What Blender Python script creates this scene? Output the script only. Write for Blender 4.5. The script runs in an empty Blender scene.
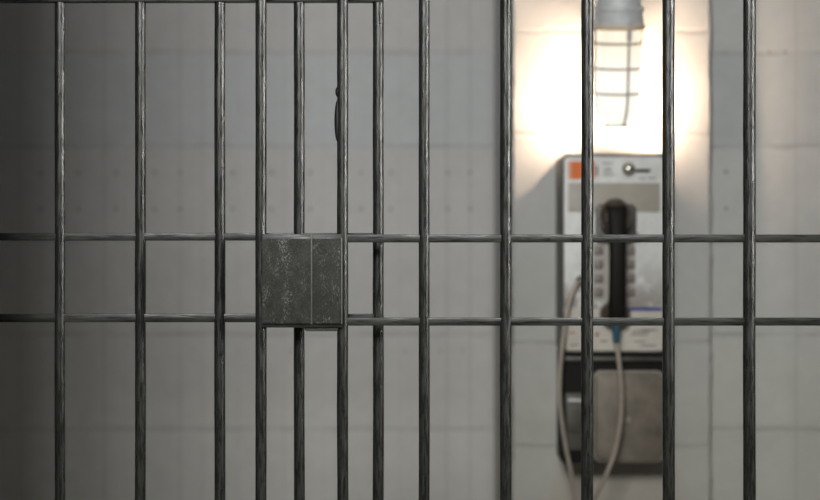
import bpy, bmesh, math, random
from mathutils import Vector, Matrix, noise
random.seed(4)
scn = bpy.context.scene
col = scn.collection
PI = math.pi

# ------------------------------------------------------------------ measures
CAM_Y, CAM_Z, FOCAL = -2.2, 1.4, 78.74
def sc(y):                       # metres per photo pixel at the plane y
    return (y - CAM_Y) * 36.0 / (820.0 * FOCAL)
def X(px, y): return (px - 410.0) * sc(y)
def Z(py, y): return CAM_Z - (py - 250.0) * sc(y)
def P(px, py, y, dy=0.0): return Vector((X(px, y), y + dy, Z(py, y)))

Y_FRONT, Y_GATE = 0.0, 0.050
Y_PILLAR, Y_RIGHT, Y_LEFT = 1.20, 1.245, 1.95
CEIL = 2.75

# ------------------------------------------------------------------ materials
class NT:
    def __init__(self, name):
        m = bpy.data.materials.new(name); m.use_nodes = True
        self.m = m; self.t = m.node_tree; self.n = self.t.nodes; self.l = self.t.links
        self.b = self.n['Principled BSDF']
    def node(self, typ, **kw):
        nd = self.n.new(typ)
        for k, v in kw.items(): setattr(nd, k, v)
        return nd
    def setin(self, nd, i, v):
        if isinstance(v, bpy.types.NodeSocket): self.l.new(v, nd.inputs[i])
        else: nd.inputs[i].default_value = v
    def math(self, op, a, b=0.0, c=0.0, clamp=False):
        nd = self.node('ShaderNodeMath', operation=op); nd.use_clamp = clamp
        self.setin(nd, 0, a); self.setin(nd, 1, b); self.setin(nd, 2, c)
        return nd.outputs[0]
    def obj(self):
        return self.node('ShaderNodeTexCoord').outputs['Object']
    def mapping(self, vec, scale=(1, 1, 1), loc=(0, 0, 0)):
        nd = self.node('ShaderNodeMapping')
        self.l.new(vec, nd.inputs[0]); nd.inputs['Scale'].default_value = scale
        nd.inputs['Location'].default_value = loc
        return nd.outputs[0]
    def noise(self, vec, scale, detail=4, rough=.55):
        nd = self.node('ShaderNodeTexNoise')
        self.l.new(vec, nd.inputs['Vector']); nd.inputs['Scale'].default_value = scale
        nd.inputs['Detail'].default_value = detail; nd.inputs['Roughness'].default_value = rough
        return nd.outputs[0]
    def ramp(self, fac, stops):
        nd = self.node('ShaderNodeValToRGB'); self.l.new(fac, nd.inputs[0])
        e = nd.color_ramp.elements
        while len(e) < len(stops): e.new(.5)
        for q, (p, c) in zip(e, stops):
            q.position = p
            q.color = (c, c, c, 1) if not hasattr(c, '__len__') else (*c, 1)
        return nd.outputs[0]
    def maprange(self, v, a, b, c, d, smooth=True):
        nd = self.node('ShaderNodeMapRange'); nd.clamp = True
        if smooth: nd.interpolation_type = 'SMOOTHSTEP'
        self.setin(nd, 0, v)
        for i, q in enumerate((a, b, c, d)): self.setin(nd, i + 1, q)
        return nd.outputs[0]
    def mix(self, fac, a, b, mode='MIX'):
        nd = self.node('ShaderNodeMix', data_type='RGBA', blend_type=mode)
        self.setin(nd, 0, fac)
        for i, v in ((6, a), (7, b)):
            if not isinstance(v, bpy.types.NodeSocket) and len(v) == 3: v = (*v, 1)
            self.setin(nd, i, v)
        return nd.outputs[2]
    def bump(self, h, strength=.5, dist=.002):
        nd = self.node('ShaderNodeBump'); nd.inputs['Strength'].default_value = strength
        nd.inputs['Distance'].default_value = dist
        self.l.new(h, nd.inputs['Height']); self.l.new(nd.outputs[0], self.b.inputs['Normal'])
    def out(self, color=None, rough=None, metal=None, spec=None):
        for k, v in (('Base Color', color), ('Roughness', rough), ('Metallic', metal), ('Specular IOR Level', spec)):
            if v is None: continue
            if isinstance(v, bpy.types.NodeSocket): self.l.new(v, self.b.inputs[k])
            else: self.b.inputs[k].default_value = (*v, 1) if hasattr(v, '__len__') else v
        return self.m

def iron(name, stretch, lo, hi, rough=.36, bump=.5, spec=.5):
    """dark painted steel with streaky grain along one axis"""
    k = NT(name); v = k.obj()
    g = k.noise(k.mapping(v, stretch), 1.0, 6, .62)
    g2 = k.noise(k.mapping(v, tuple(q * .3 for q in stretch)), 1.0, 3, .5)
    s = k.math('ADD', k.math('MULTIPLY', g, .7), k.math('MULTIPLY', g2, .3))
    c = k.ramp(s, [(.36, lo), (.66, hi)])
    k.bump(s, bump, .0020)
    return k.out(c, k.maprange(g, .3, .7, rough - .08, rough + .16), 0, spec)

M = {}
M['iron_v'] = iron('iron_vertical_grain', (330, 330, 36), (.009, .0092, .0078), (.022, .023, .020), .26)
M['iron_h'] = iron('iron_horizontal_grain', (36, 330, 330), (.010, .0104, .009), (.030, .0305, .0265), .32, .28, .32)

def lock_mat():
    k = NT('worn_lock_plate'); v = k.obj()
    base = k.noise(k.mapping(v, (60, 60, 60)), 1.0, 5, .6)
    fine = k.noise(k.mapping(v, (760, 760, 560)), 1.0, 6, .75)
    patch = k.noise(k.mapping(v, (55, 55, 22)), 1.0, 3, .6)
    scr = k.noise(k.mapping(v, (900, 900, 90)), 1.0, 3, .6)
    sp = k.math('MULTIPLY', k.maprange(fine, .50, .64, 0, 1), k.maprange(patch, .46, .68, .12, .9))
    sc_ = k.math('MULTIPLY', k.maprange(scr, .62, .72, 0, 1), k.maprange(patch, .5, .7, 0, 1))
    tot = k.math('ADD', sp, k.math('MULTIPLY', sc_, .5), 0, True)
    c0 = k.ramp(base, [(.3, (.012, .0125, .0105)), (.7, (.027, .0275, .024))])
    c = k.mix(tot, c0, (.22, .22, .205))
    k.bump(fine, .35, .0008)
    return k.out(c, .68, 0, .25)
M['lock'] = lock_mat()


M_EDGE = (.085, .085, .078)
def plain(name, c, rough=.5, metal=0.0, spec=.5, var=.12, scale=40, bump=.15):
    k = NT(name); v = k.obj(); n = k.noise(v, scale, 5, .6)
    lo = tuple(q * (1 - var) for q in c); hi = tuple(min(1, q * (1 + var)) for q in c)
    cc = k.ramp(n, [(.3, lo), (.7, hi)])
    if bump: k.bump(n, bump, .001)
    return k.out(cc, rough, metal, spec)

def wall_mat(name, y, rows, colA, colB, zsplit, dots=(), seams=(), groove=.5, brown_patch=None, rowband=None):
    """painted block wall; rows = (photo row line, row pitch in photo pixels)"""
    k = NT(name); v = k.obj()
    sep = k.node('ShaderNodeSeparateXYZ'); k.l.new(v, sep.inputs[0])
    x, z = sep.outputs[0], sep.outputs[2]
    z0, h = Z(rows[0], y), rows[1] * sc(y)
    wob = k.noise(k.mapping(v, (14, 1, 3)), 1.0, 4, .6)
    zz = k.math('ADD', z, k.math('MULTIPLY', k.math('SUBTRACT', wob, .5), .016))
    fr = k.math('FRACT', k.math('DIVIDE', k.math('SUBTRACT', zz, z0 - 50 * h), h))
    d = k.math('MULTIPLY', k.math('MINIMUM', fr, k.math('SUBTRACT', 1.0, fr)), h)
    line = k.maprange(d, .0012, .007, 1, 0)
    brk = k.noise(k.mapping(v, (9, 9, 9)), 1.0, 4, .7)
    line = k.math('MULTIPLY', line, k.maprange(brk, .36, .60, .25, 1))
    # base paint; two softly merging tones paint in the ambient light's change with height
    big = k.noise(v, 3.2, 4, .6)
    zt = k.math('ADD', z, k.math('MULTIPLY', k.math('SUBTRACT', big, .5), .5))
    base = k.mix(k.maprange(zt, zsplit - .35, zsplit + .35, 0, 1), colB, colA)
    if rowband:                                   # one course in a bluer paint
        t0, t1, cb = rowband
        band = k.math('MULTIPLY', k.maprange(zz, Z(t1, y) - .006, Z(t1, y) + .006, 0, 1),
                      k.maprange(zz, Z(t0, y) - .006, Z(t0, y) + .006, 1, 0))
        base = k.mix(k.math('MULTIPLY', band, .8), base, cb)
    mott = k.noise(k.mapping(v, (1, 1, 1)), 22, 6, .65)
    base = k.mix(1.0, base, k.ramp(mott, [(.25, .93), (.75, 1.05)]), 'MULTIPLY')
    base = k.mix(k.math('MULTIPLY', line, groove * .42), base, (.20, .185, .165))
    # dots and faint vertical seams at measured places
    for (px, py, r) in dots:
        dx = k.math('SUBTRACT', x, X(px, y)); dz = k.math('SUBTRACT', z, Z(py, y))
        rr = k.math('SQRT', k.math('ADD', k.math('MULTIPLY', dx, dx), k.math('MULTIPLY', dz, dz)))
        base = k.mix(k.maprange(rr, r * sc(y) * .3, r * sc(y) * 1.35, .55, 0), base, (.16, .15, .14))
    for (px, w, a) in seams:
        dx = k.math('ABSOLUTE', k.math('SUBTRACT', k.math('ADD', x, k.math('MULTIPLY', k.math('SUBTRACT', brk, .5), .006)), X(px, y)))
        base = k.mix(k.maprange(dx, 0, w * sc(y), a, 0), base, (.25, .235, .215))
    if brown_patch:  # brownish ellipse with a noise-broken edge
        sx, sz, rx, rz, cs, a = brown_patch
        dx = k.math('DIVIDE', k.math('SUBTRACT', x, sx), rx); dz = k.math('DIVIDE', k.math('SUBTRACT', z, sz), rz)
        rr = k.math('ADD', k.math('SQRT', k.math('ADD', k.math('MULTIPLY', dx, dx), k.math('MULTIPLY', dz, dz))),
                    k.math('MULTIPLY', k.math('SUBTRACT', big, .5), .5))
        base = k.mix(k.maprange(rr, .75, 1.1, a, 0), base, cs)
    hgt = k.math('SUBTRACT', k.math('MULTIPLY', mott, .35), line)
    k.bump(hgt, .45 * groove + .12, .006)
    return k.out(base, .62, 0, .3)

UP, LOW = (.56, .565, .555), (.545, .54, .495)
dots = [(q, r_, 2.2) for q in (41, 78.5, 116, 155, 180, 232.5, 271.5, 310, 361, 391, 448, 470) for r_ in (172.5, 209)]
dots += [(q, 351, 1.5) for q in (291, 405, 440, 463)]
M['wall_left'] = wall_mat('painted_block_left', Y_LEFT, (335, 94.2), (.735, .725, .72), (.795, .785, .755), Z(300, Y_LEFT),
                          dots, [(20, 3, .12), (41, 2, .10), (104, 3, .15), (125, 2, .06), (180, 3, .15), (202, 3, .10), (238, 2, .07), (284, 3, .08), (323, 2, .08), (400, 2, .08), (447, 3, .17), (470, 3, .17), (491, 3, .12)],
                          .5, None, (53, 147, (.69, .72, .735)))
M['wall_right'] = wall_mat('painted_block_right', Y_RIGHT, (336, 94.2), (.60, .605, .60), (.60, .60, .545), Z(300, Y_RIGHT),
                           [(726, 172, 2.5), (726, 208.5, 2.5), (769, 52, 2), (785, 52, 2)], [(796, 3, .14)], .62, None, (53, 147, (.53, .55, .555)))
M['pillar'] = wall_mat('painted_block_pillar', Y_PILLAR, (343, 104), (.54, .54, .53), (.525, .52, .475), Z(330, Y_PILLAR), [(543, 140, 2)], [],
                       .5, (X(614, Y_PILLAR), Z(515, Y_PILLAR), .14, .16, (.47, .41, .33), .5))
M['worn_edge'] = plain('worn_plate_edge', M_EDGE, .5, 0, .4, .35, 220)
M['floor'] = plain('sealed_concrete_floor', (.30, .28, .25), .5)
M['ceiling'] = plain('painted_ceiling', (.5, .5, .48), .7)
M['steel'] = plain('scuffed_brushed_steel', (.52, .525, .52), .42, .25, .5, .16, 28, .1)
def face_mat():
    k = NT('worn_steel_faceplate'); v = k.obj()
    sep = k.node('ShaderNodeSeparateXYZ'); k.l.new(v, sep.inputs[0])
    n = k.noise(v, 18, 6, .65); n2 = k.noise(v, 60, 5, .6)
    wear = k.math('MULTIPLY', k.maprange(n, .36, .56, 0, 1), k.maprange(k.math('ADD', sep.outputs[2], k.math('MULTIPLY', n, .08)), Z(300, 1.06), Z(225, 1.06), 1.0, .10))
    c = k.mix(wear, (.90, .905, .89), (.26, .225, .19))
    c = k.mix(1.0, c, k.ramp(n2, [(.25, .88), (.75, 1.08)]), 'MULTIPLY')
    return k.out(c, .42, 0, .5)
M['face'] = face_mat()
M['dark_box'] = plain('dark_painted_steel', (.009, .008, .007), .65, 0, .2)
M['rim'] = plain('grey_rim_paint', (.10, .098, .092), .45, .3)
M['window'] = plain('dull_olive_plastic', (.46, .425, .365), .4, 0, .5, .07)
M['orange'] = plain('orange_sticker', (.95, .21, .05), .5, 0, .4, .06)
M['peach'] = plain('pale_orange_edge', (.9, .48, .32), .5, 0, .4, .06)
M['ink'] = plain('grey_ink', (.16, .15, .15), .6, 0, .2)
M['card'] = plain('white_card', (.66, .62, .55), .6, 0, .2, .06)
M['blue'] = plain('blue_print', (.075, .085, .30), .6, 0, .2)
M['red'] = plain('red_print', (.50, .16, .12), .6, 0, .2)
M['handset'] = plain('brown_black_plastic', (.008, .006, .004), .6, 0, .25, .2, 80, .05)
M['cup'] = plain('worn_brown_black_plastic', (.085, .062, .044), .32, 0, .6, .3, 60, .05)
M['key'] = plain('grey_key', (.24, .21, .19), .45, .3)
M['keypad'] = plain('keypad_plate', (.45, .42, .38), .45, .1)
M['chrome'] = plain('polished_metal', (.72, .68, .62), .22, .85, .5, .05)
M['vault'] = plain('worn_vault_door', (.20, .172, .138), .45, .2, .5, .30, 26, .25)
M['vault_edge'] = plain('bare_vault_edge', (.40, .37, .32), .5, .2, .5, .2)
M['coin_plate'] = plain('grey_coin_plate', (.09, .085, .072), .45, .4, .5, .25, 30)
M['cord'] = plain('armoured_cable', (.46, .40, .34), .42, .35, .5, .10, 60)
M['boot'] = plain('blue_rubber', (.025, .10, .145), .5, 0, .5, .1)
M['cast'] = plain('cast_grey_metal', (.74, .76, .77), .5, .1, .5, .1)
M['wire'] = plain('grey_cage_wire', (.60, .55, .48), .5, .1, .5, .1)
M['beige_ring'] = plain('cream_gasket', (.85, .68, .48), .5, 0, .4, .1)
M['burr'] = plain('black_scar', (.006, .006, .005), .5, 0, .3)

def jar_mat():
    """clear back of the jar: lets the bulb light the wall"""
    k = NT('clear_jar_glass')
    k.b.inputs['Base Color'].default_value = (.9, .88, .82, 1)
    k.b.inputs['Roughness'].default_value = .25
    t = k.node('ShaderNodeBsdfTransparent'); t.inputs[0].default_value = (.97, .96, .93, 1)
    mx = k.node('ShaderNodeMixShader'); mx.inputs[0].default_value = .12
    k.l.new(t.outputs[0], mx.inputs[1]); k.l.new(k.b.outputs[0], mx.inputs[2])
    k.l.new(mx.outputs[0], k.n['Material Output'].inputs['Surface'])
    return k.m
def opal_mat():
    """opal front of the jar, glowing; dimmer at the neck, away from the bulb"""
    k = NT('opal_jar_glass'); v = k.obj()
    sep = k.node('ShaderNodeSeparateXYZ'); k.l.new(v, sep.inputs[0])
    f = k.maprange(sep.outputs[2], -.10, -.020, 0, 1)
    c = k.ramp(f, [(.0, (1.0, .955, .86)), (1.0, (.93, .82, .64))])
    k.b.inputs['Base Color'].default_value = (.25, .25, .24, 1)
    k.b.inputs['Roughness'].default_value = .3
    k.l.new(c, k.b.inputs['Emission Color'])
    k.b.inputs['Emission Strength'].default_value = 1.02
    return k.m
M['opal'] = opal_mat()
M['jar'] = jar_mat()
def bulb_mat():
    k = NT('glowing_bulb')
    k.b.inputs['Base Color'].default_value = (.9, .88, .84, 1)
    k.b.inputs['Emission Color'].default_value = (1.0, .74, .54, 1)
    k.b.inputs['Emission Strength'].default_value = 900
    return k.m
M['bulb'] = bulb_mat()

# ------------------------------------------------------------------ mesh tools
class MB:
    def __init__(self): self.bm = bmesh.new()
    def box(self, lo, hi, bev=0.0, seg=2):
        b = bmesh.new(); bmesh.ops.create_cube(b, size=1)
        lo, hi = Vector(lo), Vector(hi)
        for v in b.verts:
            v.co = Vector([(lo[i] + hi[i]) / 2 + v.co[i] * (hi[i] - lo[i]) for i in range(3)])
        if bev: bmesh.ops.bevel(b, geom=b.edges[:], offset=bev, segments=seg, affect='EDGES', profile=.6)
        return self.add(b)
    def add(self, b):
        me = bpy.data.meshes.new('tmp'); b.to_mesh(me); b.free(); self.bm.from_mesh(me); bpy.data.meshes.remove(me)
        return self
    def tube(self, pts, rad, seg=16, smooth_cap=True):
        b = bmesh.new(); n = len(pts); rings = []
        pts = [Vector(p) for p in pts]
        t0 = (pts[1] - pts[0]).normalized()
        up = Vector((0, 1, 0)) if abs(t0.y) < .9 else Vector((1, 0, 0))
        u = t0.cross(up).normalized()
        for i, p in enumerate(pts):
            t = (pts[min(i + 1, n - 1)] - pts[max(i - 1, 0)]).normalized()
            u = (u - t * u.dot(t)).normalized(); w = t.cross(u)
            r = rad[i] if hasattr(rad, '__len__') else rad
            rings.append([b.verts.new(p + (u * math.cos(a) + w * math.sin(a)) * r) for a in [2 * PI * j / seg for j in range(seg)]])
        for i in range(n - 1):
            for j in range(seg):
                b.faces.new((rings[i][j], rings[i][(j + 1) % seg], rings[i + 1][(j + 1) % seg], rings[i + 1][j]))
        b.faces.new(rings[0][::-1]); b.faces.new(rings[-1])
        bmesh.ops.recalc_face_normals(b, faces=b.faces[:])
        return self.add(b)
    def ring(self, c, R, r, seg=40, s2=10):
        b = bmesh.new(); rs = []
        for i in range(seg):
            a = 2 * PI * i / seg; d = Vector((math.cos(a), math.sin(a), 0))
            rs.append([b.verts.new(Vector(c) + d * (R + r * math.cos(t)) + Vector((0, 0, r * math.sin(t)))) for t in [2 * PI * j / s2 for j in range(s2)]])
        for i in range(seg):
            for j in range(s2):
                b.faces.new((rs[i][j], rs[(i + 1) % seg][j], rs[(i + 1) % seg][(j + 1) % s2], rs[i][(j + 1) % s2]))
        bmesh.ops.recalc_face_normals(b, faces=b.faces[:])
        return self.add(b)
    def lathe(self, prof, seg=40, M4=None):
        b = bmesh.new(); rings = []
        for (r, z) in prof:
            rings.append([b.verts.new((r * math.cos(2 * PI * j / seg), r * math.sin(2 * PI * j / seg), z)) for j in range(seg)] if r > 1e-6 else [b.verts.new((0, 0, z))])
        for a, c in zip(rings, rings[1:]):
            for j in range(seg):
                q = (j + 1) % seg
                if len(a) == 1 and len(c) == 1: continue
                if len(a) == 1: b.faces.new((a[0], c[j], c[q]))
                elif len(c) == 1: b.faces.new((a[j], a[q], c[0]))
                else: b.faces.new((a[j], a[q], c[q], c[j]))
        for rr in (rings[0], rings[-1]):
            if len(rr) > 1: b.faces.new(rr)
        bmesh.ops.recalc_face_normals(b, faces=b.faces[:])
        if M4 is not None: b.transform(M4)
        return self.add(b)
    def ball(self, c, rx, ry=None, rz=None):
        b = bmesh.new(); bmesh.ops.create_uvsphere(b, u_segments=24, v_segments=16, radius=1)
        for v in b.verts: v.co = Vector(c) + Vector((v.co.x * rx, v.co.y * (ry or rx), v.co.z * (rz or rx)))
        return self.add(b)
    def rrect(self, x0, x1, z0, z1, y0, y1, r, bev=0.0, seg=6):
        """rounded rectangle in the xz plane, front at y0, back at y1"""
        b = bmesh.new(); out = []
        for cx, cz, a0 in ((x1 - r, z1 - r, 0), (x0 + r, z1 - r, 90), (x0 + r, z0 + r, 180), (x1 - r, z0 + r, 270)):
            for i in range(seg + 1):
                a = math.radians(a0 + 90 * i / seg); out.append((cx + r * math.cos(a), cz + r * math.sin(a)))
        f = [b.verts.new((x, y0, z)) for x, z in out]; k = [b.verts.new((x, y1, z)) for x, z in out]
        b.faces.new(f); b.faces.new(k[::-1]); n = len(out)
        for i in range(n): b.faces.new((f[i], k[i], k[(i + 1) % n], f[(i + 1) % n]))
        bmesh.ops.recalc_face_normals(b, faces=b.faces[:])
        if bev:
            es = [e for e in b.edges if all(abs(v.co.y - y0) < 1e-7 for v in e.verts)]
            bmesh.ops.bevel(b, geom=es, offset=bev, segments=3, affect='EDGES', profile=.5)
        return self.add(b)
    def build(self, name, mat, parent=None, smooth=True, angle=40):
        me = bpy.data.meshes.new(name); self.bm.to_mesh(me); self.bm.free()
        me.materials.append(mat)
        if smooth:
            me.polygons.foreach_set('use_smooth', [True] * len(me.polygons))
            me.set_sharp_from_angle(angle=math.radians(angle))
        o = bpy.data.objects.new(name, me); col.objects.link(o)
        if parent is not None:
            o.parent = parent
            if parent.parent is None:          # geometry is in world space; a part's own matrix is already the identity
                o.matrix_parent_inverse = parent.matrix_basis.inverted()
        return o
def thing(name, label, cat, loc):
    o = bpy.data.objects.new(name, None); col.objects.link(o); o.location = loc
    o.empty_display_size = .1; o['label'] = label; o['category'] = cat
    return o
def struct(o, label, cat):
    o['kind'] = 'structure'; o['label'] = label; o['category'] = cat; return o

# ------------------------------------------------------------------ setting
def wall_block(name, x0, x1, y0, y1, mat, jag=()):
    """a wall slab whose front face (y0) is a grid; the named edges are chipped"""
    b = bmesh.new()
    nz = 340 if jag else 12
    xs = [x0, x0 + .004, (x0 + x1) / 2, x1 - .004, x1]
    rows = []
    for i in range(nz + 1):
        z = CEIL * i / nz; r = []
        for j, x in enumerate(xs):
            q = Vector((x, y0, z))
            if jag:
                n = noise.noise(Vector((j, 3.1, z * 55))) * .0026 + noise.noise(Vector((j, 9.1, z * 14))) * .003
                if 'r' in jag and j == 4: q.x += n; q.y += .003
                if 'l' in jag and j == 0: q.x += n; q.y += .003
                if 'r' in jag and j == 3: q.x += n
                if 'l' in jag and j == 1: q.x += n
            r.append(b.verts.new(q))
        rows.append(r)
    for i in range(nz):
        for j in range(len(xs) - 1): b.faces.new((rows[i][j], rows[i][j + 1], rows[i + 1][j + 1], rows[i + 1][j]))
    bk = [[b.verts.new((x, y1, z)) for z in (0, CEIL)] for x in (x0, x1)]
    L = [r[0] for r in rows]; R = [r[-1] for r in rows]
    b.faces.new(L[::-1] + [bk[0][0], bk[0][1]][::1]); b.faces.new(R + [bk[1][1], bk[1][0]])
    b.faces.new((bk[0][0], bk[1][0], bk[1][1], bk[0][1]))
    b.faces.new(rows[0] + [bk[1][0], bk[0][0]]); b.faces.new(rows[-1] + [bk[1][1], bk[0][1]])
    bmesh.ops.recalc_face_normals(b, faces=b.faces[:])
    m = MB(); m.add(b)
    return m.build(name, mat, None, False)
PX0, PX1 = X(512.5, Y_PILLAR), X(710.5, Y_PILLAR)
struct(wall_block('wall_left', -2.4, PX0 + .02, Y_LEFT, Y_LEFT + .12, M['wall_left']), 'plain grey painted block wall set back on the left', 'wall')
struct(wall_block('wall_right', PX1 - .02, 2.4, Y_RIGHT, Y_RIGHT + .12, M['wall_right']), 'grey painted block wall right of the pillar', 'wall')
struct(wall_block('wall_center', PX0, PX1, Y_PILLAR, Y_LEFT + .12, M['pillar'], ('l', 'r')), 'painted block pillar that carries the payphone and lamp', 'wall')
struct(MB().box((-2.4, -3.2, -.1), (2.4, Y_LEFT + .12, 0)).build('floor', M['floor']), 'bare concrete floor of the corridor', 'floor')
struct(MB().box((-2.4, -3.2, CEIL), (2.4, Y_LEFT + .12, CEIL + .1)).build('ceiling', M['ceiling']), 'plain painted ceiling above the corridor', 'ceiling')
BLOCKER_X = -.462  # edge of an unseen wall pier, added to block light from the left wall
struct(MB().box((-2.4, -.32, 0), (BLOCKER_X, -.20, CEIL)).build('wall_blocker', M['wall_right']), 'unseen wall pier added left of the bars to shade the left wall', 'wall')

# ------------------------------------------------------------------ bars
def bar_pts(px, y, z0, z1, step=.03):
    n = max(2, int((z1 - z0) / step)); x = X(px, y)
    pts, rad = [], []
    for i in range(n + 1):
        z = z0 + (z1 - z0) * i / n
        pts.append((x + noise.noise(Vector((px, z * 6, 1))) * .0005, y, z)); rad.append(noise.noise(Vector((px, z * 30, 7))) * .00025)
    return pts, rad
def vbar(px, wpx, y, z0, z1, parent):
    pts, rad = bar_pts(px, y, z0, z1); r = wpx * .5 * sc(y)
    return MB().tube(pts, [r + q for q in rad], 24).build('bar', M['iron_v'], parent)
def hbar(px0, px1, py, hpx, y, half, parent, name='crossbar'):
    h = hpx * .5 * sc(y); z = Z(py, y)
    return MB().box((X(px0, y), y - half, z - h), (X(px1, y), y + half, z + h), .0014).build(name, M['iron_h'], parent)

# fixed grille in front
grille = thing('barred_grille', 'fixed floor to ceiling panel of dark steel bars carrying the square lock box', 'prison bars', (X(590, 0), 0, 0))
bars = {}
for px, w in ((261, 11.2), (342.6, 11.2), (424.2, 11.0), (505.8, 11.6), (587.4, 12.2), (668.5, 12.4), (749.3, 12.6), (831, 12.6), (912, 12.6)) + tuple((912 + 81.5 * i, 12.6) for i in range(1, 10)):
    bars[px] = vbar(px, w, Y_FRONT, 0.0, CEIL, grille)
hbar(338, 1652, 238.5, 8.0, Y_FRONT, .0040, grille)
hbar(338, 1652, 321.6, 8.0, Y_FRONT, .0040, grille)
bb = MB()
for py0, py1, rx in ((100, 142, 3.2), (87, 97, 2.3)):
    z = (Z(py0, 0) + Z(py1, 0)) / 2; h = abs(Z(py0, 0) - Z(py1, 0)) / 2
    bb.ball((X(337.6, 0), -.001, z), rx * sc(0), .004, h)
bu = bb.build('weld_scar', M['burr'], bars[342.6]); bu['label'] = 'black weld scar on the bar'

# lock box, welded between two bars of the grille
lx0, lx1 = X(262, -.015), X(341.6, -.015)
lz0, lz1 = Z(323.6, -.015), Z(238.8, -.015)
lock = MB().box((lx0 - .0004, -.0125, Z(327.2, 0)), (lx1 + .001, .024, Z(234.2, 0)), .0012).build('lock_box', M['iron_h'], grille)
lock['label'] = 'square worn steel lock box'
smid = X(311.6, -.015)
MB().box((lx0, -.0165, lz0), (smid - .0007, -.0120, lz1), .0010).build('cover_plate', M['lock'], lock)
MB().box((smid + .0007, -.0165, lz0), (lx1 - .0012, -.0120, lz1), .0010).build('cover_plate', M['lock'], lock)
MB().box((smid - .0011, -.0158, lz0 - .001), (smid + .0011, -.0110, Z(234.8, -.015)), .0005).build('seam_strip', M['worn_edge'], lock)
MB().box((lx1 - .0010, -.0170, lz0 - .0005), (lx1 + .0010, -.0100, lz1 + .001), .0006).build('edge_strip', M['worn_edge'], lock)
MB().rrect(X(305, 0), X(338.5, 0), Z(331, 0), Z(322, 0), -.009, -.005, .0035).build('bottom_tab', M['iron_h'], lock)

# gate behind it
gate = thing('sliding_gate', 'lower steel bar gate with top rail, standing behind the lock box on the left', 'prison gate', (X(219, Y_GATE), Y_GATE, 0))
gz1 = Z(-3.5, Y_GATE)
for px, w in ((-100.5, 10), (-20.5, 10), (60.0, 10.6), (140.4, 10.9), (219.9, 11.0), (299.2, 10.9), (378.3, 11.0)):
    vbar(px, w, Y_GATE, .012, gz1, gate)
hbar(-106, 383.4, 236.8, 7.6, Y_GATE, .0040, gate)
hbar(-106, 383.4, 318.0, 8.4, Y_GATE, .0040, gate)
hbar(-106, 383.6, -3.2, 11.5, Y_GATE, .0085, gate, 'top_rail')
MB().box((X(-106, Y_GATE), Y_GATE - .0085, 0), (X(383.6, Y_GATE), Y_GATE + .0085, .03), .0015).build('bottom_rail', M['iron_h'], gate)

# ------------------------------------------------------------------ payphone
YF = 1.06
pp = thing('payphone', 'grey steel wall payphone with an orange sticker, mounted on the pillar under the lamp', 'payphone', (X(614, YF), Y_PILLAR, Z(463, YF)))
def fx(px): return X(px, YF)
def fz(py): return Z(py, YF)
MB().rrect(fx(562), fx(666.5), fz(354), fz(153.5), YF + .004, Y_PILLAR - .0005, .012, .003).build('housing', M['rim'], pp)
MB().rrect(fx(564), fx(664.5), fz(351.5), fz(156.5), YF, YF + .010, .009, .002).build('faceplate', M['face'], pp)
st = MB().rrect(fx(568), fx(594.5), fz(179), fz(161.5), YF - .0010, YF + .001, .001).build('sticker', M['orange'], pp)
st['label'] = 'orange sticker'
MB().box((fx(568.2), YF - .0014, fz(178.8)), (fx(571.5), YF, fz(161.7))).build('sticker_edge', M['peach'], st)
MB().rrect(fx(568), fx(660), fz(212), fz(183), YF - .0016, YF + .001, .002, .0008).build('notice_window', M['window'], pp)
marks = []
for py, a, b_ in ((163.5, 603, 612), (168.5, 605, 611), (170.8, 604, 612), (174.6, 603, 614)):
    marks.append(((fx(a), YF - .0008, fz(py + .5)), (fx(b_), YF + .001, fz(py - .5))))
marks.append(((fx(596), YF - .0008, fz(176)), (fx(597.8), YF + .001, fz(165.5))))
for a, b_, py in ((639, 646, 178.2), (648, 655, 178.2)): marks.append(((fx(a), YF - .0008, fz(py + .6)), (fx(b_), YF + .001, fz(py - .6))))
for lo, hi in marks: MB().box(lo, hi).build('printed_line', M['ink'], pp, False)
cs = MB().rrect(fx(619), fx(655), fz(178), fz(160.5), YF - .0012, YF + .001, .006).build('coin_slot_plate', M['face'], pp)
MB().rrect(fx(630), fx(650), fz(172.2), fz(169.2), YF - .0045, YF, .002, .0008).build('coin_slot', M['dark_box'], cs)
MB().ball((fx(628), YF - .009, fz(169)), 6.8 * sc(YF), .010).build('coin_knob', M['chrome'], cs)

kp = MB().rrect(fx(593), fx(635), fz(301), fz(242), YF - .0015, YF + .001, .003).build('keypad', M['keypad'], pp)
for r_ in range(4):
    for c_ in range(3):
        cx, cz = fx(598 + 16 * c_), fz(250 + 14 * r_)
        MB().rrect(cx - .0085, cx + .0085, cz - .0075, cz + .0075, YF - .0075, YF, .002, .001).build('key', M['key'], kp)
# cradle that carries the handset
crd = MB().rrect(fx(595), fx(636.4), fz(244), fz(204), YF - .005, YF + .001, .012, .002)
crd.box((fx(595), YF - .034, fz(238)), (fx(598.8), YF, fz(233)), .001)
crd.box((fx(632.6), YF - .034, fz(238)), (fx(636.4), YF, fz(233)), .001)
crd.build('handset_cradle', M['rim'], pp)
card = MB().rrect(fx(566.5), fx(662.5), fz(350.5), fz(309), YF - .0012, YF + .001, .002).build('instruction_card', M['card'], pp)
MB().box((fx(625.5), YF - .0016, fz(311)), (fx(662), YF, fz(307.5))).build('blue_band', M['blue'], card, False)
marks = []
for py, a, b_ in ((331.5, 632, 650), (334.5, 630, 648), (341.5, 634, 646), (345.5, 640, 656), (341, 600, 608), (345, 570, 579), (330, 641, 657)):
    marks.append(((fx(a), YF - .0015, fz(py + .55)), (fx(b_), YF, fz(py - .55))))
for lo, hi in marks: MB().box(lo, hi).build('printed_line', M['ink'], card, False)
marks = []
marks.append(((fx(595), YF - .0016, fz(336.5)), (fx(598.5), YF, fz(332.5))))
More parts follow.
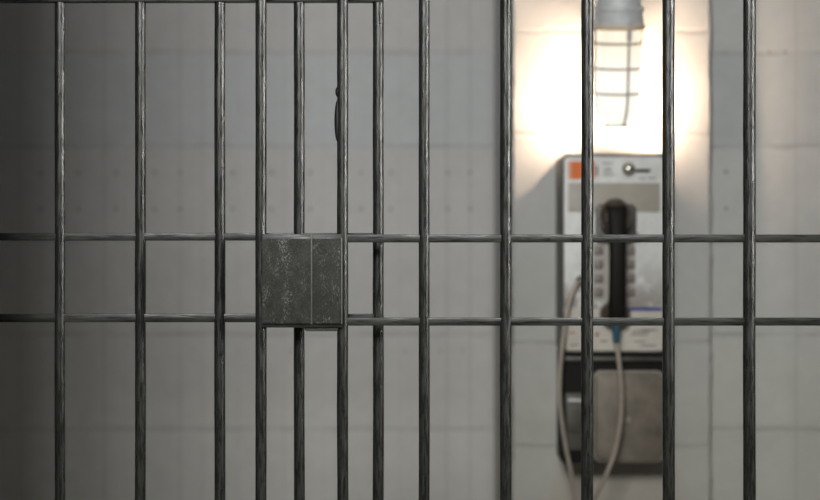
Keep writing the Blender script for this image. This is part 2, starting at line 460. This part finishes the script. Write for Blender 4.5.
marks.append(((fx(569), YF - .0016, fz(333.5)), (fx(575), YF, fz(332))))
for lo, hi in marks: MB().box(lo, hi).build('red_mark', M['red'], card, False)

# lower housing with coin vault and coin return
YL = 1.085
def gx(px): return X(px, YL)
def gz(py): return Z(py, YL)
low = MB().rrect(gx(562), gx(666), gz(463), gz(351), YL, Y_PILLAR - .0005, .006, .002).build('lower_housing', M['dark_box'], pp)
MB().box((gx(563.5), YL - .012, gz(361)), (gx(665), YL + .01, gz(356.5)), .002).build('ledge', M['coin_plate'], low)
va = MB().rrect(gx(594), gx(663), gz(460.5), gz(372), YL - .012, YL + .004, .013, .005).build('vault_door', M['vault'], pp)
MB().rrect(gx(592.8), gx(664.2), gz(461.8), gz(370.4), YL - .0075, YL + .004, .014, .0015).build('vault_rim', M['vault_edge'], va)
MB().lathe([(0, 0), (.0052, 0), (.0052, .002), (.0040, .0032), (0, .0032)], 24, Matrix.Translation((gx(627), YL - .0115, gz(419))) @ Matrix.Rotation(PI / 2, 4, 'X')).build('vault_lock', M['vault_edge'], va)
cr = MB().rrect(gx(565.5), gx(591), gz(450), gz(393), YL - .006, YL + .002, .003, .001).build('coin_return', M['coin_plate'], pp)
MB().rrect(gx(567.5), gx(589), gz(432), gz(404), YL - .0085, YL, .003, .001).build('return_flap', M['coin_plate'], cr)
MB().box((gx(567.5), YL - .010, gz(402)), (gx(589), YL - .004, gz(398.5)), .0008).build('return_lip', M['steel'], cr)

# handset, hanging on the cradle
YH = YF - .030
hs = thing('telephone_handset', 'dark brown telephone handset hanging on the payphone by its pale armoured cord', 'telephone handset', (fx(615.5), YH, fz(327)))
def hx(px): return X(px, YH)
def hz(py): return Z(py, YH)
def handle():
    b = bmesh.new(); prof = []
    n = 26
    for i in range(n + 1):
        t = i / n; py = 206 + (322 - 206) * t
        bow = math.sin(PI * t) ** .6
        y = YH - .014 - .016 * bow
        w = (9.4 - 1.0 * math.sin(PI * t) + (1.0 if t < .22 else 0) * (1 - t / .22)) * sc(YH)
        prof.append((Vector((hx(615.6), y, hz(py))), w, .012))
    rings = []
    for c, w, d in prof:
        rings.append([b.verts.new(c + Vector((math.copysign(abs(math.cos(a)) ** .65, math.cos(a)) * w, math.copysign(abs(math.sin(a)) ** .65, math.sin(a)) * d, 0))) for a in [2 * PI * j / 20 for j in range(20)]])
    for i in range(n):
        for j in range(20): b.faces.new((rings[i][j], rings[i][(j + 1) % 20], rings[i + 1][(j + 1) % 20], rings[i + 1][j]))
    b.faces.new(rings[0]); b.faces.new(rings[-1])
    bmesh.ops.recalc_face_normals(b, faces=b.faces[:])
    return MB().add(b)
handle().build('handle', M['handset'], hs)
def cupmesh(py, rx, rz, front, back):
    """a cup facing the phone: round body on a y axis with a domed back"""
    m = MB(); s = sc(YH)
    T = Matrix.Translation((hx(615.6), 0, hz(py))) @ Matrix.Diagonal((rx * s, 1, rz * s, 1)) @ Matrix.Rotation(PI / 2, 4, 'X')
    d = back - front
    prof = [(0, -back), (.80, -back), (.92, -back + .002), (1.0, -back + .008), (1.0, -back + d * .55), (.90, -back + d * .82), (.66, -front - .001), (0, -front)]
    m.lathe(prof, 36, T); return m
cupmesh(217, 16.4, 18.8, YH - .020, YF - .0055).build('earpiece', M['cup'], hs)
cupmesh(314.5, 15.2, 13.5, YH - .018, YF - .002).build('mouthpiece', M['cup'], hs)
MB().tube([(hx(615.6), YH - .008, hz(324)), (hx(615.6), YH - .008, hz(330)), (hx(615.6), YH - .008, hz(343))], [.0085, .0078, .0055], 18).build('cord_boot', M['boot'], hs)['label'] = 'blue rubber cord boot'
def spline(pts, n=10):
    out = []
    q = [pts[0]] + pts + [pts[-1]]
    for i in range(1, len(q) - 2):
        for j in range(n):
            t = j / n; a, b, c, d = q[i - 1], q[i], q[i + 1], q[i + 2]
            out.append(.5 * ((2 * b) + (c - a) * t + (2 * a - 5 * b + 4 * c - d) * t * t + (3 * b - a - 3 * c + d) * t ** 3))
    out.append(pts[-1]); return out
cp = []
for px, py, y in ((581, 281, YF - .0095), (577, 284, YF - .014), (573, 291, YF - .016), (569, 303, YF - .018), (564.5, 328, YF - .020), (560.8, 360, YF - .020), (559.4, 390, YF - .020),
                  (561, 415, YF - .020), (565.5, 445, YF - .020), (570.5, 470, YF - .020), (575, 494, YF - .020), (580, 510, YF - .021), (586, 511, YF - .024), (592.5, 502, YF - .030),
                  (600, 488, YF - .036), (609, 468, YF - .040), (616.5, 445, YF - .040), (620.5, 420, YF - .040), (621.3, 395, YF - .040), (619.8, 370, YF - .040), (617, 345, YF - .038), (615.7, 335, YF - .038)):
    cp.append(P(px, py, y))
cd = MB().tube(spline(cp, 14), .0044, 14).build('cord', M['cord'], hs); cd['label'] = 'pale armoured cord'
MB().lathe([(0, 0), (.0095, 0), (.0095, .004), (.006, .009), (0, .009)], 24, Matrix.Translation((fx(581), YF, fz(281))) @ Matrix.Rotation(PI / 2, 4, 'X')).build('cord_socket', M['rim'], pp)

# ------------------------------------------------------------------ cage lamp
YLAMP = Y_PILLAR - .118
S = sc(YLAMP)
tilt = math.radians(10)
ltop = P(619, 24, YLAMP, .012)
lm = thing('cage_lamp', 'lit wall lamp with a glass jar inside a wire cage, above the payphone', 'wall lamp', ltop)
lm.rotation_euler = (tilt, 0, 0)          # the jar leans a little out from the wall
def local(m, name, mat, par=None, **k):
    o = m.build(name, mat, None, **k); o.parent = par or lm; return o
R = 25.0 * S
zb = -(126 - 24) * S
# holder above the jar
hold = MB().lathe([(0, .066), (.030, .066), (.039, .060), (.041, .050), (.041, .034), (.0465, .032), (.0475, .029), (.0465, .026), (.0445, .024), (.0445, .004), (.047, .002), (.047, -.001), (0, -.001)], 48)
local(hold, 'holder', M['cast'])
local(MB().ring((0, 0, -.0035), R - .001, .0052), 'collar_ring', M['beige_ring'])
jr = R - 5 * S * .5
prof = [(0, -.002), (jr * .93, -.002), (jr * .97, -.012), (jr, -.03)]
z1 = zb + R * .98
prof += [(jr, z1)]
for i in range(1, 13):
    a = PI / 2 * i / 12; prof.append((jr * math.cos(a), z1 - (jr * 1.10) * math.sin(a)))
jar = local(MB().lathe(prof, 48), 'glass_jar', M['jar'])
jar.data.materials.append(M['opal'])
for f in jar.data.polygons:
    if f.center.y < .008 or f.center.z < z1 - jr * .80: f.material_index = 1
bz = -78 * S
local(MB().lathe([(0, -.001), (.013, -.001), (.013, bz + .026), (.010, bz + .022), (0, bz + .022)], 24), 'bulb_socket', M['wire'])
local(MB().lathe([(0, bz + .0225), (.007, bz + .0225)] + [(.0165 * math.cos(t), bz + .0165 * math.sin(t)) for t in [math.radians(60 - 15 * i) for i in range(10)]] + [(0, bz - .0165)], 20), 'bulb', M['bulb'])
cage = local(MB().ring((0, 0, -18 * S), R, .0026), 'cage', M['wire'])
for zz, rr, w in ((-43 * S, R, .0024), (-68 * S, R, .0024), (zb + .001, 12.0 * S, .0034)):
    local(MB().ring((0, 0, zz), rr, w), 'cage_ring', M['wire'], cage)
for q in range(4):
    a = math.radians(-90 + 19 + 90 * q); d = Vector((math.cos(a), math.sin(a), 0))
    pts = [d * (R + .0005) + Vector((0, 0, .006)), d * (R + .0005) + Vector((0, 0, -.03)), d * R + Vector((0, 0, -68 * S))]
    zc = -68 * S
    for i in range(1, 9):
        t = PI / 2 * i / 8
        rr = 11.5 * S + (R - 11.5 * S) * math.cos(t); pts.append(d * rr + Vector((0, 0, zc + (zb - zc) * math.sin(t))))
    local(MB().tube(pts, .0026, 10), 'cage_wire', M['wire'], cage)
    sx = d.cross(Vector((0, 0, 1)))
    s = MB().box((-.0052, -.0014, -.026), (.0052, .0014, .014), .0008)
    s.bm.transform(Matrix.Translation(d * (R + .001)) @ Matrix.Rotation(a + PI / 2, 4, 'Z'))
    local(s, 'cage_strap', M['cast'], cage)
# wall bracket: an elbow from the holder back to a round wall box (built upright, so placed in world space)
br = MB()
e0 = ltop + Vector((0, -.006, .062)); hh = .060
pts = spline([e0, e0 + Vector((0, .006, .030)), e0 + Vector((0, .022, .052)), e0 + Vector((0, .050, hh)), Vector((e0.x, Y_PILLAR - .02, e0.z + hh))], 8)
br.tube(pts, .021, 24)
br.lathe([(0, 0), (.052, 0), (.052, .018), (.046, .026), (0, .026)], 40, Matrix.Translation((e0.x, Y_PILLAR - .0003, e0.z + hh)) @ Matrix.Rotation(PI / 2, 4, 'X'))
ob = br.build('wall_bracket', M['cast'], None); ob.parent = lm
ob.matrix_parent_inverse = (Matrix.Translation(ltop) @ Matrix.Rotation(tilt, 4, 'X')).inverted()

# ------------------------------------------------------------------ light
def area(name, loc, target, sx, sy, power, color, spread=180):
    l = bpy.data.lights.new(name, 'AREA'); l.shape = 'RECTANGLE'; l.size = sx; l.size_y = sy
    l.energy = power; l.color = color; l.spread = math.radians(spread)
    o = bpy.data.objects.new(name, l); col.objects.link(o); o.location = loc
    o.rotation_euler = (Vector(target) - Vector(loc)).to_track_quat('-Z', 'Y').to_euler()
    return o
# daylight / fixture in the room behind the viewer, cut off on the left by the added unseen wall pier
area('room_fixture', (-.34, -2.7, 2.42), (0.1, 1.4, 1.0), .78, .5, 76, (1.0, 1.0, .975))
# narrow lamp down the corridor to the right: draws the highlights on the bars
area('corridor_lamp', (1.9, -.75, 1.90), (-.15, 0, 1.75), .085, 1.0, 3.3, (1, .98, .93), 44)
w = bpy.data.worlds.new('dim_room'); scn.world = w; w.use_nodes = True
w.node_tree.nodes['Background'].inputs[0].default_value = (.9, .95, 1, 1)
w.node_tree.nodes['Background'].inputs[1].default_value = .02

# ------------------------------------------------------------------ camera
cam = bpy.data.cameras.new('camera'); co = bpy.data.objects.new('camera', cam); col.objects.link(co)
co.location = (0, CAM_Y, CAM_Z); co.rotation_euler = (PI / 2, 0, 0)
cam.lens = FOCAL; cam.sensor_width = 36; cam.clip_start = .05
cam.dof.use_dof = True; cam.dof.focus_distance = -CAM_Y; cam.dof.aperture_fstop = 4.2
scn.camera = co
vs = scn.view_settings
vs.view_transform = 'Standard'; vs.look = 'None'; vs.exposure = 0; vs.gamma = 1; vs.use_curve_mapping = False
